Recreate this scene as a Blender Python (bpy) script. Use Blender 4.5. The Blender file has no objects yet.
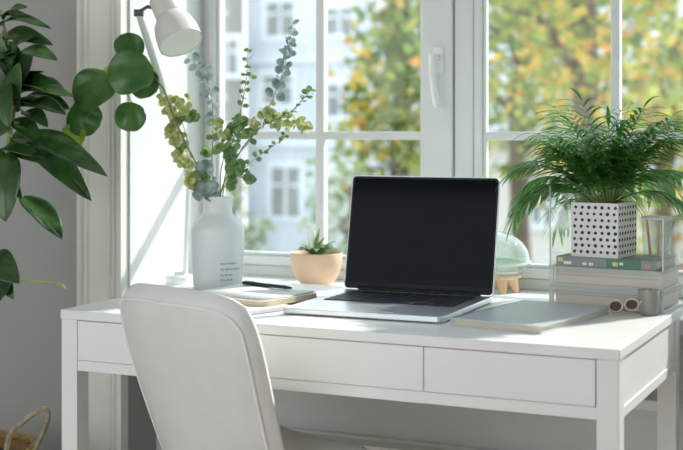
import bpy, bmesh, math, random
from mathutils import Vector as V, Matrix as M
PI = math.pi
rnd = random.Random(7)
scn = bpy.context.scene
col = scn.collection

# ------------------------------------------------------------------ camera numbers
FPX, HOR, CX = 1315.0, 125.0, 341.5
YAW = math.radians(24.8)
CAM = V((1.782, -2.392, 1.16))
RT = V((math.cos(YAW), math.sin(YAW), 0)); FW = V((-math.sin(YAW), math.cos(YAW), 0))
def ray(px, py): return RT*((px-CX)/FPX) + FW + V((0, 0, (HOR-py)/FPX))
def aty(px, py, y): d = ray(px, py); return CAM + d*((y-CAM.y)/d.y)
def atz(px, py, z): d = ray(px, py); return CAM + d*((z-CAM.z)/d.z)
def wx(px, y): return aty(px, HOR, y).x

# ------------------------------------------------------------------ materials
def nt(name):
    m = bpy.data.materials.new(name); m.use_nodes = True
    n = m.node_tree; n.nodes.clear()
    out = n.nodes.new('ShaderNodeOutputMaterial')
    return m, n, out
def noise_col(n, c1, c2, scale, detail=3, stretch=None):
    tc = n.nodes.new('ShaderNodeTexCoord')
    ns = n.nodes.new('ShaderNodeTexNoise'); ns.inputs['Scale'].default_value = scale; ns.inputs['Detail'].default_value = detail
    src = tc.outputs['Object']
    if stretch:
        mp = n.nodes.new('ShaderNodeMapping'); mp.inputs['Scale'].default_value = stretch
        n.links.new(src, mp.inputs['Vector']); src = mp.outputs['Vector']
    n.links.new(src, ns.inputs['Vector'])
    rp = n.nodes.new('ShaderNodeValToRGB')
    rp.color_ramp.elements[0].position = .35; rp.color_ramp.elements[1].position = .65
    rp.color_ramp.elements[0].color = (*c1, 1); rp.color_ramp.elements[1].color = (*c2, 1)
    n.links.new(ns.outputs['Fac'], rp.inputs['Fac'])
    return rp.outputs['Color'], ns.outputs['Fac']
def mat(name, c, rough=.5, c2=None, scale=8, spec=.5, metal=0, bump=0, bscale=60, stretch=None, trans=0, sss=0, coat=0):
    m, n, out = nt(name)
    p = n.nodes.new('ShaderNodeBsdfPrincipled')
    p.inputs['Roughness'].default_value = rough; p.inputs['Specular IOR Level'].default_value = spec
    p.inputs['Metallic'].default_value = metal; p.inputs['Coat Weight'].default_value = coat
    if c2 is None: c2 = tuple(min(1, x*1.04) for x in c)
    o, f = noise_col(n, c, c2, scale, stretch=stretch)
    n.links.new(o, p.inputs['Base Color'])
    if bump:
        ns = n.nodes.new('ShaderNodeTexNoise'); ns.inputs['Scale'].default_value = bscale
        tc = n.nodes.new('ShaderNodeTexCoord'); n.links.new(tc.outputs['Object'], ns.inputs['Vector'])
        b = n.nodes.new('ShaderNodeBump'); b.inputs['Strength'].default_value = bump; b.inputs['Distance'].default_value = .002
        n.links.new(ns.outputs['Fac'], b.inputs['Height']); n.links.new(b.outputs['Normal'], p.inputs['Normal'])
    sh = p.outputs[0]
    if trans:
        t = n.nodes.new('ShaderNodeBsdfTranslucent'); n.links.new(o, t.inputs['Color'])
        x = n.nodes.new('ShaderNodeMixShader'); x.inputs[0].default_value = trans
        n.links.new(sh, x.inputs[1]); n.links.new(t.outputs[0], x.inputs[2]); sh = x.outputs[0]
    n.links.new(sh, out.inputs[0])
    return m
def clear(name, tint=(.97, .99, .98), gl=1.0, ior=1.5, frost=0, fc=(.8, .82, .8)):
    """clear sheet: transparent with fresnel reflection, optionally part frosted"""
    m, n, out = nt(name)
    t = n.nodes.new('ShaderNodeBsdfTransparent'); t.inputs[0].default_value = (*tint, 1)
    g = n.nodes.new('ShaderNodeBsdfGlossy'); g.inputs['Roughness'].default_value = .02
    lw = n.nodes.new('ShaderNodeLayerWeight'); lw.inputs[0].default_value = .5
    pw = n.nodes.new('ShaderNodeMath'); pw.operation = 'POWER'; pw.inputs[1].default_value = 5
    n.links.new(lw.outputs['Facing'], pw.inputs[0])
    f0 = ((ior-1)/(ior+1))**2
    mu = n.nodes.new('ShaderNodeMath'); mu.operation = 'MULTIPLY_ADD'; mu.inputs[1].default_value = gl*(1-f0); mu.inputs[2].default_value = gl*f0
    mu.use_clamp = True
    n.links.new(pw.outputs[0], mu.inputs[0])
    x = n.nodes.new('ShaderNodeMixShader'); n.links.new(mu.outputs[0], x.inputs[0])
    base = t.outputs[0]
    if frost:
        d = n.nodes.new('ShaderNodeBsdfDiffuse'); d.inputs[0].default_value = (*fc, 1)
        tl = n.nodes.new('ShaderNodeBsdfTranslucent'); tl.inputs[0].default_value = (*fc, 1)
        a = n.nodes.new('ShaderNodeMixShader'); a.inputs[0].default_value = .5
        n.links.new(d.outputs[0], a.inputs[1]); n.links.new(tl.outputs[0], a.inputs[2])
        b = n.nodes.new('ShaderNodeMixShader'); b.inputs[0].default_value = frost
        n.links.new(base, b.inputs[1]); n.links.new(a.outputs[0], b.inputs[2]); base = b.outputs[0]
    n.links.new(base, x.inputs[1]); n.links.new(g.outputs[0], x.inputs[2])
    n.links.new(x.outputs[0], out.inputs[0])
    return m
W = {}
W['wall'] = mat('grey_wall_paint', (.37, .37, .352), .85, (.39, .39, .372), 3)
W['underwall'] = mat('pale_wall_paint', (.76, .76, .73), .8, scale=3)
W['white'] = mat('white_lacquer', (.86, .87, .86), .35, scale=4)
W['frame'] = mat('white_window_paint', (.71, .735, .725), .4, scale=5)
W['casing'] = mat('cream_white_casing', (.79, .785, .735), .5, scale=4)
W['ceil'] = mat('ceiling_paint', (.8, .8, .78), .9)
W['floor'] = mat('oak_boards', (.60, .53, .44), .5, (.68, .61, .52), 3, stretch=(1, 12, 1))
W['desk'] = mat('white_desk_foil', (.83, .83, .81), .38, scale=5)
W['gap'] = mat('shadow_gap_dark', (.2, .2, .19), .8)
W['leather'] = mat('off_white_leather', (.76, .75, .725), .45, (.79, .78, .76), 12, bump=.12, bscale=500)
W['pipe'] = mat('white_piping', (.86, .855, .84), .5)
W['chairleg'] = mat('pale_beech', (.62, .48, .32), .5, (.68, .54, .37), 4, stretch=(8, 8, 1))
W['alu'] = mat('silver_aluminium', (.72, .75, .78), .33, scale=20, metal=.85)
W['black'] = mat('black_plastic', (.012, .014, .017), .55, scale=20, spec=.25)
W['key'] = mat('dark_key_plastic', (.03, .035, .05), .5, scale=20, spec=.4)
W['screen'] = mat('dark_screen_glass', (.004, .006, .008), .07, scale=20, spec=.07)
W['vase'] = mat('milky_white_glass', (.92, .95, .95), .18, scale=6, trans=.4)
W['print'] = mat('grey_print', (.45, .49, .49), .7)
W['peach'] = mat('peach_ceramic', (.80, .55, .36), .55, (.83, .58, .39), 6)
W['soil'] = mat('dark_soil', (.06, .045, .03), .9, (.12, .09, .06), 90)
W['paper'] = mat('white_paper', (.87, .88, .87), .7)
W['kraft'] = mat('tan_card', (.70, .55, .36), .7)
W['pages'] = mat('cream_page_edges', (.78, .71, .58), .8, (.62, .55, .44), 200, stretch=(1, 1, 40))
W['slate'] = mat('grey_blue_cover', (.56, .62, .69), .36, (.60, .66, .73), 6)
W['greycover'] = mat('grey_cover', (.36, .38, .41), .5)
W['pen'] = mat('dark_green_pen', (.015, .045, .045), .3)
W['beige'] = mat('beige_card_box', (.70, .645, .575), .7, (.73, .675, .605), 10)
W['greenbook'] = mat('green_spine', (.10, .24, .15), .5)
W['greybook'] = mat('grey_spine', (.27, .31, .28), .5)
W['redprint'] = mat('red_spine_mark', (.62, .30, .28), .5)
W['yellowprint'] = mat('yellow_spine_mark', (.75, .68, .25), .5)
W['whiteprint'] = mat('white_spine_mark', (.85, .86, .84), .5)
W['pot'] = mat('white_pot_ceramic', (.83, .80, .78), .45)
W['hole'] = mat('dark_pot_perforation', (.05, .045, .045), .8)
W['orange'] = mat('orange_pencil', (.85, .45, .12), .5)
W['yellow'] = mat('yellow_button', (.9, .66, .08), .5)
W['wood'] = mat('light_beech', (.78, .54, .34), .5, (.70, .46, .28), 5, stretch=(14, 14, 1))
W['green_glass'] = clear('pale_green_glass', (.90, .94, .92), 1.2, 1.5, .14, (.84, .90, .87))
W['rimglass'] = mat('pale_green_rim', (.74, .84, .78), .25, trans=.4)
W['acrylic'] = clear('clear_acrylic', (.955, .97, .965), 1.0)
W['acrylic_edge'] = clear('acrylic_frame_edges', (.93, .96, .95), 1.0, 1.5, .85, (.90, .91, .90))
W['glass'] = clear('window_glass', (.985, .995, .99), .55, 1.5)
W['tumbler'] = clear('clear_tumbler', (.96, .98, .97), 1.2, 1.5, .12)
W['smoke'] = clear('smoky_acrylic', (.86, .88, .86), 1.2, 1.5, .35, (.70, .70, .67))
W['tan'] = mat('tan_frame_plastic', (.72, .63, .50), .3)
W['lens'] = mat('dark_brown_lens', (.07, .035, .03), .15)
W['lampgrey'] = mat('pale_grey_lamp_enamel', (.70, .69, .67), .4)
W['lampin'] = mat('white_lamp_lining', (.88, .89, .87), .5)
W['lampmetal'] = mat('greyish_white_rod', (.66, .72, .69), .4)
W['darkmetal'] = mat('dark_hinge_metal', (.10, .10, .09), .4)
W['wicker'] = mat('brown_wicker', (.30, .175, .07), .75, (.42, .26, .11), 60, bump=.6, bscale=150)
W['rope'] = mat('greyish_jute_rope', (.27, .235, .15), .85, (.42, .37, .27), 60, bump=.5, bscale=200)
W['stem'] = mat('brown_green_stem', (.16, .15, .10), .6, (.22, .21, .13), 30)
W['gstem'] = mat('green_stem', (.22, .30, .10), .55)
def leafmat(name, a, b, rough=.4, tr=.3, scale=25, spec=.5): return mat(name, a, rough, b, scale, spec=spec, trans=tr)
W['big'] = leafmat('dark_glossy_leaf', (.014, .055, .016), (.06, .15, .035), .25, .25, 16, .8)
W['round'] = leafmat('round_green_leaf', (.05, .175, .04), (.12, .28, .07), .3, .36, 22, .7)
W['lime'] = leafmat('lime_leaf', (.38, .55, .07), (.50, .62, .12), .5, .45)
W['yg'] = leafmat('yellow_green_petal', (.34, .42, .10), (.72, .75, .40), .55, .4, 70)
W['eug'] = leafmat('green_eucalyptus_leaf', (.10, .21, .075), (.30, .43, .16), .45, .35, 45)
W['eub'] = leafmat('blue_grey_eucalyptus_leaf', (.17, .25, .24), (.46, .56, .54), .42, .3, 45)
W['palm'] = leafmat('palm_leaflet', (.05, .20, .028), (.15, .37, .06), .34, .36, 40)
W['succ'] = leafmat('succulent_leaf', (.12, .27, .09), (.42, .56, .28), .4, .3, 90)
W['whiteleaf'] = leafmat('white_petal', (.82, .86, .82), (.9, .92, .88), .5, .4, 60)
W['facade'] = mat('lavender_white_render', (.57, .60, .665), .9, (.61, .64, .70), .5)
W['facade_b'] = mat('beige_render', (.38, .37, .33), .9, (.42, .41, .37), .6)
W['facade_c'] = mat('pinkish_white_render', (.66, .61, .59), .9, (.72, .68, .66), .5)
W['fwin'] = mat('grey_facade_pane', (.20, .22, .22), .2, (.27, .29, .27), 1)
W['ftrim'] = mat('white_facade_trim', (.70, .73, .79), .8)
W['roof'] = mat('grey_roof_sheet', (.35, .35, .37), .7)
W['ground'] = mat('courtyard_grass', (.12, .17, .06), .95, (.20, .22, .10), .8)
W['bark'] = mat('dark_bark', (.10, .075, .05), .9, (.16, .12, .085), 6)
W['t_green'] = leafmat('olive_green_foliage', (.13, .20, .05), (.30, .36, .10), .6, .5, 1.2)
W['t_yellow'] = leafmat('golden_foliage', (.56, .41, .06), (.74, .54, .14), .6, .5, 2)
W['t_orange'] = leafmat('orange_foliage', (.64, .29, .06), (.72, .39, .11), .6, .5, 2)
W['t_lime'] = leafmat('yellow_green_foliage', (.34, .40, .08), (.48, .50, .14), .6, .5, 2)
W['t_pale'] = leafmat('pale_grey_green_foliage', (.34, .42, .34), (.50, .56, .48), .6, .4, 2)

# ------------------------------------------------------------------ mesh helpers
class MB:
    def __init__(s): s.v = []; s.f = []; s.mi = []; s.m = 0
    def add(s, vs, fs):
        o = len(s.v); s.v += [V(p) for p in vs]; s.f += [tuple(i+o for i in f) for f in fs]; s.mi += [s.m]*len(fs); return s
    def box(s, x0, y0, z0, x1, y1, z1):
        return s.add([(x0,y0,z0),(x1,y0,z0),(x1,y1,z0),(x0,y1,z0),(x0,y0,z1),(x1,y0,z1),(x1,y1,z1),(x0,y1,z1)],
                     [(3,2,1,0),(4,5,6,7),(0,1,5,4),(1,2,6,5),(2,3,7,6),(3,0,4,7)])
    def grid(s, P, closed_u=False):
        nu, nv = len(P), len(P[0]); o = []
        for i in range(nu if closed_u else nu-1):
            for j in range(nv-1):
                a = i*nv+j; b = ((i+1) % nu)*nv+j
                o.append((a, b, b+1, a+1))
        return s.add([p for r in P for p in r], o)
    def tube(s, pts, r, n=8, cap=True):
        pts = [V(p) for p in pts]; R = r if isinstance(r, (list, tuple)) else [r]*len(pts)
        rings = []; up = None
        for i, p in enumerate(pts):
            t = (pts[min(i+1, len(pts)-1)]-pts[max(i-1, 0)]).normalized()
            if up is None: up = V((0,0,1)) if abs(t.z) < .9 else V((1,0,0))
            a = t.cross(up)
            if a.length < 1e-5: a = t.orthogonal()
            a.normalize(); b = a.cross(t).normalized(); up = b
            rings.append([p+(a*math.cos(2*PI*k/n)+b*math.sin(2*PI*k/n))*R[i] for k in range(n)])
        vs = [q for g in rings for q in g]; fs = []
        for i in range(len(pts)-1):
            for k in range(n):
                fs.append((i*n+k, i*n+(k+1) % n, (i+1)*n+(k+1) % n, (i+1)*n+k))
        if cap: fs += [tuple(range(n-1, -1, -1)), tuple((len(pts)-1)*n+k for k in range(n))]
        return s.add(vs, fs)
    def lathe(s, prof, c=(0,0,0), n=32, axis=None):
        c = V(c); q = M.Identity(3)
        if axis is not None: q = V((0,0,1)).rotation_difference(V(axis)).to_matrix()
        vs = [c + q @ V((r*math.cos(2*PI*k/n), r*math.sin(2*PI*k/n), z)) for r, z in prof for k in range(n)]
        fs = [(i*n+k, i*n+(k+1) % n, (i+1)*n+(k+1) % n, (i+1)*n+k) for i in range(len(prof)-1) for k in range(n)]
        if prof[0][0] > 1e-5 and prof[0][0] != prof[-1][0]: fs.append(tuple(range(n-1, -1, -1)))
        return s.add(vs, fs)
    def rrect(s, x0, y0, x1, y1, r, z0, z1, n=6):
        p = []
        for cx, cy, a0 in ((x1-r,y1-r,0),(x0+r,y1-r,PI/2),(x0+r,y0+r,PI),(x1-r,y0+r,1.5*PI)):
            for k in range(n+1):
                a = a0+PI/2*k/n; p.append((cx+r*math.cos(a), cy+r*math.sin(a)))
        m = len(p); vs = [(x,y,z0) for x,y in p]+[(x,y,z1) for x,y in p]
        return s.add(vs, [tuple(range(m-1,-1,-1)), tuple(range(m,2*m))]+[(k,(k+1)%m,m+(k+1)%m,m+k) for k in range(m)])
    def build(s, name, mats, parent=None, smooth=False, bevel=0, sub=0, solid=0, loc=None):
        me = bpy.data.meshes.new(name); me.from_pydata([tuple(p) for p in s.v], [], s.f)
        for m in (mats if isinstance(mats, (list, tuple)) else [mats]): me.materials.append(m)
        me.polygons.foreach_set('material_index', s.mi)
        b = bmesh.new(); b.from_mesh(me); bmesh.ops.recalc_face_normals(b, faces=b.faces); b.to_mesh(me); b.free()
        if smooth: me.polygons.foreach_set('use_smooth', [True]*len(me.polygons))
        o = bpy.data.objects.new(name, me); col.objects.link(o)
        if parent:
            o.parent = parent
        if solid: d = o.modifiers.new('thick', 'SOLIDIFY'); d.thickness = solid; d.offset = 0
        if bevel:
            d = o.modifiers.new('bev', 'BEVEL'); d.width = bevel; d.segments = 2; d.limit_method = 'ANGLE'
        if sub: d = o.modifiers.new('sub', 'SUBSURF'); d.levels = sub; d.render_levels = sub
        if smooth:
            try:
                me.set_sharp_from_angle(angle=math.radians(50))
            except Exception: pass
        return o
def tag(o, label, cat, group=None, kind=None):
    o['label'] = label; o['category'] = cat
    if group: o['group'] = group
    if kind: o['kind'] = kind
    return o
def struct(o): o['kind'] = 'structure'; return o
def thing(name, loc, label, cat, rz=0, group=None):
    o = bpy.data.objects.new(name, None); col.objects.link(o); o.empty_display_size = .05
    o.location = loc; o.rotation_euler.z = rz
    bpy.context.view_layer.update()
    return tag(o, label, cat, group)
class WB(MB):
    """geometry given in world coordinates, stored in the local space of its thing"""
    def build(s, name, mats, parent=None, **k):
        if parent is not None:
            root = parent
            while root.parent: root = root.parent
            inv = (M.Translation(root.location) @ root.rotation_euler.to_matrix().to_4x4()).inverted()
            s.v = [inv @ p for p in s.v]
        return MB.build(s, name, mats, parent, **k)
def bez(pts, n=16):
    """catmull-rom through points"""
    P = [V(p) for p in pts]; P = [P[0]*2-P[1]]+P+[P[-1]*2-P[-2]]; out = []
    for i in range(1, len(P)-2):
        for k in range(n):
            t = k/n; a, b, c, d = P[i-1:i+3]
            out.append(.5*((2*b)+(c-a)*t+(2*a-5*b+4*c-d)*t*t+(-a+3*b-3*c+d)*t**3))
    return out+[P[-2]]
def leaf(mb, base, tip, width, nrm, bend=.15, fold=.15, shape='oval', nl=8, nw=4, wave=0):
    """a leaf blade from base to tip; nrm is roughly its upper face; bend arches it, fold creases the midrib"""
    base, tip, nrm = V(base), V(tip), V(nrm)
    L = (tip-base).length; t = (tip-base).normalized()
    s = t.cross(nrm)
    if s.length < 1e-4: s = t.orthogonal()
    s.normalize(); n = s.cross(t).normalized()
    P = []
    for i in range(nl+1):
        a = i/nl
        if shape == 'round': w = math.sqrt(max(0, 1-(2*a-1)**2))**.9
        elif shape == 'strap': w = min(1, 6*a+.25)*(1-a**2.6)
        elif shape == 'lance': w = math.sin(PI*a**.75)**.9 if 0 < a < 1 else 0
        else: w = math.sin(PI*a**.8)**.75 if 0 < a < 1 else 0
        c = base+t*(L*a)+n*(bend*L*math.sin(PI*a))
        row = []
        for j in range(nw+1):
            u = 2*j/nw-1
            q = c+s*(u*w*width/2)+n*(fold*abs(u)*w*width/2)
            if wave: q = q+n*(wave*L*a*math.cos(9*math.atan2(u*w*.5, a+.12)))
            row.append(q)
        P.append(row)
    mb.grid(P)

# ------------------------------------------------------------------ the setting
GY = 1.0                       # front face of the window frame
SZ = .72                       # window sill
XL, XR = -.2445, 2.36          # the niche, widened past the view on the right to admit sun
def sbox(name, m, *b, bevel=0):
    o = MB().box(*b).build(name, m, bevel=bevel); return struct(o)
sbox('floor', W['floor'], -2.6, -3.6, -.06, 4.6, 1.12, 0)
sbox('ceiling', W['ceil'], -2.6, -3.6, 2.75, 4.6, 1.12, 2.83)
sbox('wall_left', W['wall'], -2.6, -3.6, 0, -2.5, .61, 2.75)
sbox('wall_right', W['ceil'], 4.5, -3.6, 0, 4.6, .61, 2.75)
# unseen rear wall; its wide opening is added and placed to set the fill light
sbox('wall_rear_left', W['ceil'], -2.6, -3.7, 0, -2.3, -3.6, 2.75); sbox('wall_rear_right', W['ceil'], 1.5, -3.7, 0, 4.6, -3.6, 2.75)
sbox('wall_rear_under', W['ceil'], -2.3, -3.7, 0, 1.5, -3.6, .35); sbox('wall_rear_over', W['ceil'], -2.3, -3.7, 2.5, 1.5, -3.6, 2.75)
sbox('wall_back_left', W['wall'], -2.6, .61, 0, XL, 1.12, 2.75)
sbox('wall_back_right', W['wall'], XR, .61, 0, 4.6, 1.12, 2.75)
sbox('wall_back_under', W['underwall'], XL, .75, 0, XR, 1.12, SZ-.035)
sbox('wall_back_over', W['wall'], XL, .61, 2.52, XR, 1.12, 2.75)
# white boarded reveals of the niche
sbox('trim_1', W['frame'], XL, .612, SZ, XL+.006, GY+.02, 2.52)
sbox('trim_2', W['frame'], XR-.006, .612, SZ, XR, GY+.02, 2.52)
# fluted casing beside the niche, extruded from its moulding profile
def casing(name, x0, x1, flip):
    w = x1-x0; y0 = .61
    prof = [(0,0),(0,.030),(.05,.034),(.09,.030),(.12,.018),(.16,.018),(.20,.026),(.24,.018),(.62,.016),(.70,.020),(.735,.012),(.76,.026),(.83,.030),(.87,.020),(.90,.034),(1,.034),(1,0)]
    pts = [(x0+w*(1-u if flip else u), y0-d) for u, d in prof]
    n = len(pts); b = MB()
    b.add([(x, y, 0) for x, y in pts]+[(x, y, 2.6) for x, y in pts], [(k, k+1, n+k+1, n+k) for k in range(n-1)]+[tuple(range(n)), tuple(range(n, 2*n))])
    return struct(b.build(name, W['casing']))
casing('trim_3', -.3928, XL, False); casing('trim_4', XR, XR+.148, True)
struct(MB().box(XL, .612, SZ-.034, XR, GY+.03, SZ).build('trim_5', W['white'], bevel=.004))   # sill board
sbox('trim_6', W['white'], XL, .625, .507, XR, .755, .533, bevel=.004)                         # lower ledge
sbox('baseboard_back', W['casing'], -2.5, .592, 0, -.3928, .61, .12)

# window: outer frame, centre mullion, two sashes with glazing bars
def xf(px, y=GY): return wx(px, y)
ZT = 2.5
def fbox(b, xa, xb, za, zb, y0, y1): b.box(xa, y0, za, xb, y1, zb)
wt = bpy.data.objects.new('window_1', None); col.objects.link(wt); struct(wt)
b = MB()
fbox(b, XL+.006, xf(209), SZ, ZT, GY, GY+.07); fbox(b, xf(455.3), xf(474), SZ, ZT, GY-.006, GY+.07)
fbox(b, XL+.006, XR-.006, ZT-.04, ZT+.02, GY, GY+.07); fbox(b, XL+.006, XR-.006, SZ, SZ+.030, GY+.002, GY+.07)
fbox(b, XR-.07, XR-.006, SZ, ZT, GY, GY+.07); fbox(b, xf(788), xf(788)+.05, SZ, ZT, GY-.006, GY+.07)
b.build('frame', W['frame'], wt, bevel=.003)
zc = aty(341, 135.5, GY).z
def sash(xa, xb, ga, gb, bars, bz):
    b = MB(); z0 = SZ+.032; zg = aty(300, 257, GY).z
    fbox(b, xa, ga, z0, ZT-.04, GY-.012, GY+.05); fbox(b, gb, xb, z0, ZT-.04, GY-.012, GY+.05)
    fbox(b, ga, gb, z0, zg, GY-.012, GY+.05); fbox(b, ga, gb, ZT-.1, ZT-.04, GY-.012, GY+.05)
    r = b.build('sash', W['frame'], wt, bevel=.004)
    b = MB()
    for x0, x1 in bars: fbox(b, x0, x1, zg, ZT-.1, GY+.0, GY+.03)
    fbox(b, ga, gb, bz-.0115, bz+.0115, GY+.001, GY+.029)
    # glazing bead round the pane
    for q in ((ga, ga+.010), (gb-.010, gb)): fbox(b, q[0], q[1], zg, ZT-.1, GY-.002, GY+.02)
    fbox(b, ga, gb, zg, zg+.010, GY-.002, GY+.02)
    b.build('glazing_bar', W['frame'], r, bevel=.003)
    g = MB(); g.box(ga-.005, GY+.012, zg-.005, gb+.005, GY+.016, ZT-.095)
    g.build('pane', W['glass'], r)
sash(xf(210), xf(454), xf(217), xf(423.5), [(xf(315.5), xf(323.5))], zc)
xm2 = xf(788)
sash(xf(475), xm2-.001, xf(483), xf(752), [(xf(610.5), xf(619.5))], zc)
sash(xm2+.051, XR-.072, xm2+.10, XR-.12, [((xm2+XR)/2-.02, (xm2+XR)/2+.003)], zc)  # unseen third sash, added so more sun reaches the desk side
# lever handle on the left sash
hz = aty(439, 62, GY-.012)
b = MB(); b.box(hz.x-.014, GY-.020, hz.z-.030, hz.x+.014, GY-.010, hz.z+.040)
b.tube([(hz.x, GY-.012, hz.z+.012), (hz.x, GY-.05, hz.z+.012)], .009, 10)
b.tube(bez([(hz.x-.004, GY-.05, hz.z+.020), (hz.x-.004, GY-.052, hz.z-.02), (hz.x+.002, GY-.055, hz.z-.07), (hz.x+.010, GY-.055, hz.z-.125)], 6), [.010]*10+[.009]*8+[.007], 10)
h = b.build('window_handle', W['white'], wt, smooth=True)

# ------------------------------------------------------------------ radiator under the sill
rd = thing('radiator', (.8, .69, 0), 'white panel radiator under the window ledge behind the desk', 'radiator')
b = WB(); b.box(-.10, .645, .06, 1.66, .665, .34); b.box(-.10, .715, .06, 1.66, .735, .34)
b.build('panel', W['white'], rd, bevel=.006)
b = WB(); b.box(-.11, .64, .335, 1.67, .652, .352); b.box(-.11, .728, .335, 1.67, .74, .352)
b.box(-.11, .652, .336, 1.67, .728, .345)
b.build('top_grille', W['casing'], rd)
b = WB(); [WB().box(x, .67, 0, x+.03, .71, .07).build('bracket', W['white'], rd) for x in (.05, 1.48)]

# ------------------------------------------------------------------ desk
DW, DD = 1.244, .655
desk = thing('desk', (-.009, 0, 0), 'white rectangular writing desk with three flush drawers before the window', 'desk')
b = MB(); b.box(-.002, -.002, .729, DW+.002, DD, .75); b.build('desktop', W['desk'], desk, bevel=.0022)
LW = .042
for x in (0, DW-LW):
    for y in (0, .595-LW):
        MB().box(x, y, 0, x+LW, y+LW, .729).build('leg', W['desk'], desk, bevel=.0015)
b = MB(); b.box(LW, .002, .617, DW-LW, .022, .640); b.box(LW, .565, .617, DW-LW, .585, .729)
b.box(LW, .020, .640, DW-LW, .03, .729)
b.build('apron', W['desk'], desk, bevel=.001)
seams = [LW+.0012, DW-.862, .862, DW-LW-.0012]
for k in range(3):
    MB().box(seams[k]+.0008, .0, .641, seams[k+1]-.0008, .02, .7275).build('drawer', W['desk'], desk, bevel=.0012)
for x in (.004, DW-.022):
    b = MB(); b.box(x, LW, .637, x+.018, .595-LW, .729); b.box(x-.003 if x < .5 else x+.003, LW, .617, (x-.003 if x < .5 else x+.003)+.018, .595-LW, .637)
    b.build('side_panel', W['desk'], desk, bevel=.001)

# ------------------------------------------------------------------ chair
R_ = V((.949, -.313, 0)).normalized(); F_ = V((.313, .949, 0)).normalized()
CT = V((.400, -.200, 0))
chair = thing('chair', (.49, -.02, 0), 'off-white leather chair with piped backrest, pulled up to the desk', 'chair')
Z0, Z1 = .405, .845
def cback(u, v, side):
    """u,v in -1..1 over the backrest; side +1 front (towards desk) -1 back"""
    a = (v+1)/2
    uu = u*math.sqrt(1-.25*max(v, 0)**4); vv = v*math.sqrt(1-.25*u**4*(1 if v > 0 else .3))
    aa = (vv+1)/2
    hw = .182+.029*aa**.9
    rec = .155*(1-aa)**1.15
    crv = .060*(u*u)*(.45+.55*(1-aa))
    th = .056*((1-abs(u)**7)*(1-abs(v)**7))**.5
    n = F_*1.0+V((0,0,.30)); n.normalize()
    return CT + R_*(uu*hw - .050*(1-aa)) + F_*(rec+crv) + V((0,0,Z0+(Z1-Z0)*aa)) + n*(th*.5*side)
N = 28
def cs(k): return math.sin(PI/2*(2*k/N-1))*.55+.45*(2*k/N-1)
b = WB()
for sd in (1, -1):
    b.grid([[cback(cs(i), cs(j), sd) for j in range(N+1)] for i in range(N+1)])
ob = b.build('backrest', W['leather'], chair, smooth=True)
b = WB()
loop = [(-.90, -1+1.86*k/20) for k in range(21)]+[(-.90+.05*(1-math.cos(t*PI/2/5))+.0, .86+.03*math.sin(t*PI/2/5)) for t in range(1, 5)]
loop = [(-.92, v) for v in [-.99+.09*k for k in range(20)]]
for t in range(9):
    a = PI-PI/2*t/8; loop.append((-.74+.18*math.cos(a), .72+.16*math.sin(a)))
loop += [(-.74+1.48*k/14, .88) for k in range(1, 14)]
for t in range(9):
    a = PI/2-PI/2*t/8; loop.append((.74+.18*math.cos(a), .72+.16*math.sin(a)))
loop += [(.92, v) for v in [.72-.09*k for k in range(1, 20)]]
b.tube([cback(u, v, -1)-F_*.0005 for u, v in loop], .0034, 8)
b.build('piping', W['pipe'], ob, smooth=True)
# seat: upholstered pan
def cseat(u, v, side):
    uu = u*math.sqrt(1-.35*v**4); vv = v*math.sqrt(1-.35*u**4)
    hw = .205-.01*vv
    th = .06*((1-abs(u)**8)*(1-abs(v)**8))**.5
    return CT + R_*(uu*hw-.02) + F_*(.295+.165*vv) + V((0,0,.442+.012*u*u+.006*vv)) + V((0,0,th*.5*side))
b = WB()
for sd in (1, -1): b.grid([[cseat(cs(i), cs(j), sd) for j in range(N+1)] for i in range(N+1)])
b.build('seat', W['leather'], chair, smooth=True)
for su in (-1, 1):
    for sv in (-1, 1):
        p = CT+R_*(su*.15-.02)+F_*(.315+sv*.12); q = CT+R_*(su*.20-.02)+F_*(.315+sv*.17)
        WB().tube([q, p+V((0,0,.40))], [.011, .017], 12).build('leg', W['chairleg'], chair, smooth=True)

# ------------------------------------------------------------------ laptop
la, ra = atz(286.5, 313.5, .752), atz(437, 325, .752)
ang = math.atan2(-.012, .36)
lap = thing('laptop', (.468, .142, .75), 'open silver laptop with a dark screen in the middle of the desk', 'laptop', math.radians(1.3))
LWd, LD, LH = .366, .365, .014
b = MB(); b.rrect(0, 0, LWd, LD, .012, .002, LH); b.build('base', W['alu'], lap, bevel=.002, smooth=False)
[MB().rrect(x, y, x+.02, y+.012, .005, 0, .0025).build('rubber_foot', W['black'], lap) for x in (.03, LWd-.05) for y in (.03, LD-.04)]
b = MB(); b.rrect(.028, .155, LWd-.028, .325, .004, LH-.001, LH+.0006); kb = b.build('keyboard', W['black'], lap)
b = MB()
for r in range(6):
    kh = .0285; y = .156+r*kh
    n = 14; w = (LWd-.06)/n
    k = 0
    while k < n:
        s = 5 if (r == 0 and k == 4) else 1
        b.rrect(.030+k*w+.001, y+.0015, .030+(k+s)*w-.001, y+kh-.0025, .002, LH+.0004, LH+.0022, 2); k += s
b.build('key', W['key'], kb)
b = MB(); b.rrect(.115, .025, .255, .135, .005, LH-.0005, LH+.0004); b.build('trackpad', mat('trackpad_glass', (.66, .69, .72), .3, metal=.6), lap)
tilt = math.radians(11.5); SH = .280
lid = M.Translation((0, LD-.006, LH-.0015)) @ M.Rotation(-tilt, 4, 'X')
def lidmesh(bm):
    bm.v = [lid @ V((p.x, p.z, p.y)) for p in bm.v]; return bm       # rrect drawn in x-z, thickness along y
def lidx(x0, z0, x1, z1, r, y0, y1):
    bm = MB(); bm.rrect(x0, z0, x1, z1, r, y0, y1); return lidmesh(bm)
SW0, SW1 = -.009, LWd+.0015
sc_ = lidx(SW0, 0, SW1, SH, .011, 0, .0065).build('lid', W['alu'], lap, bevel=.0015)
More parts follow.
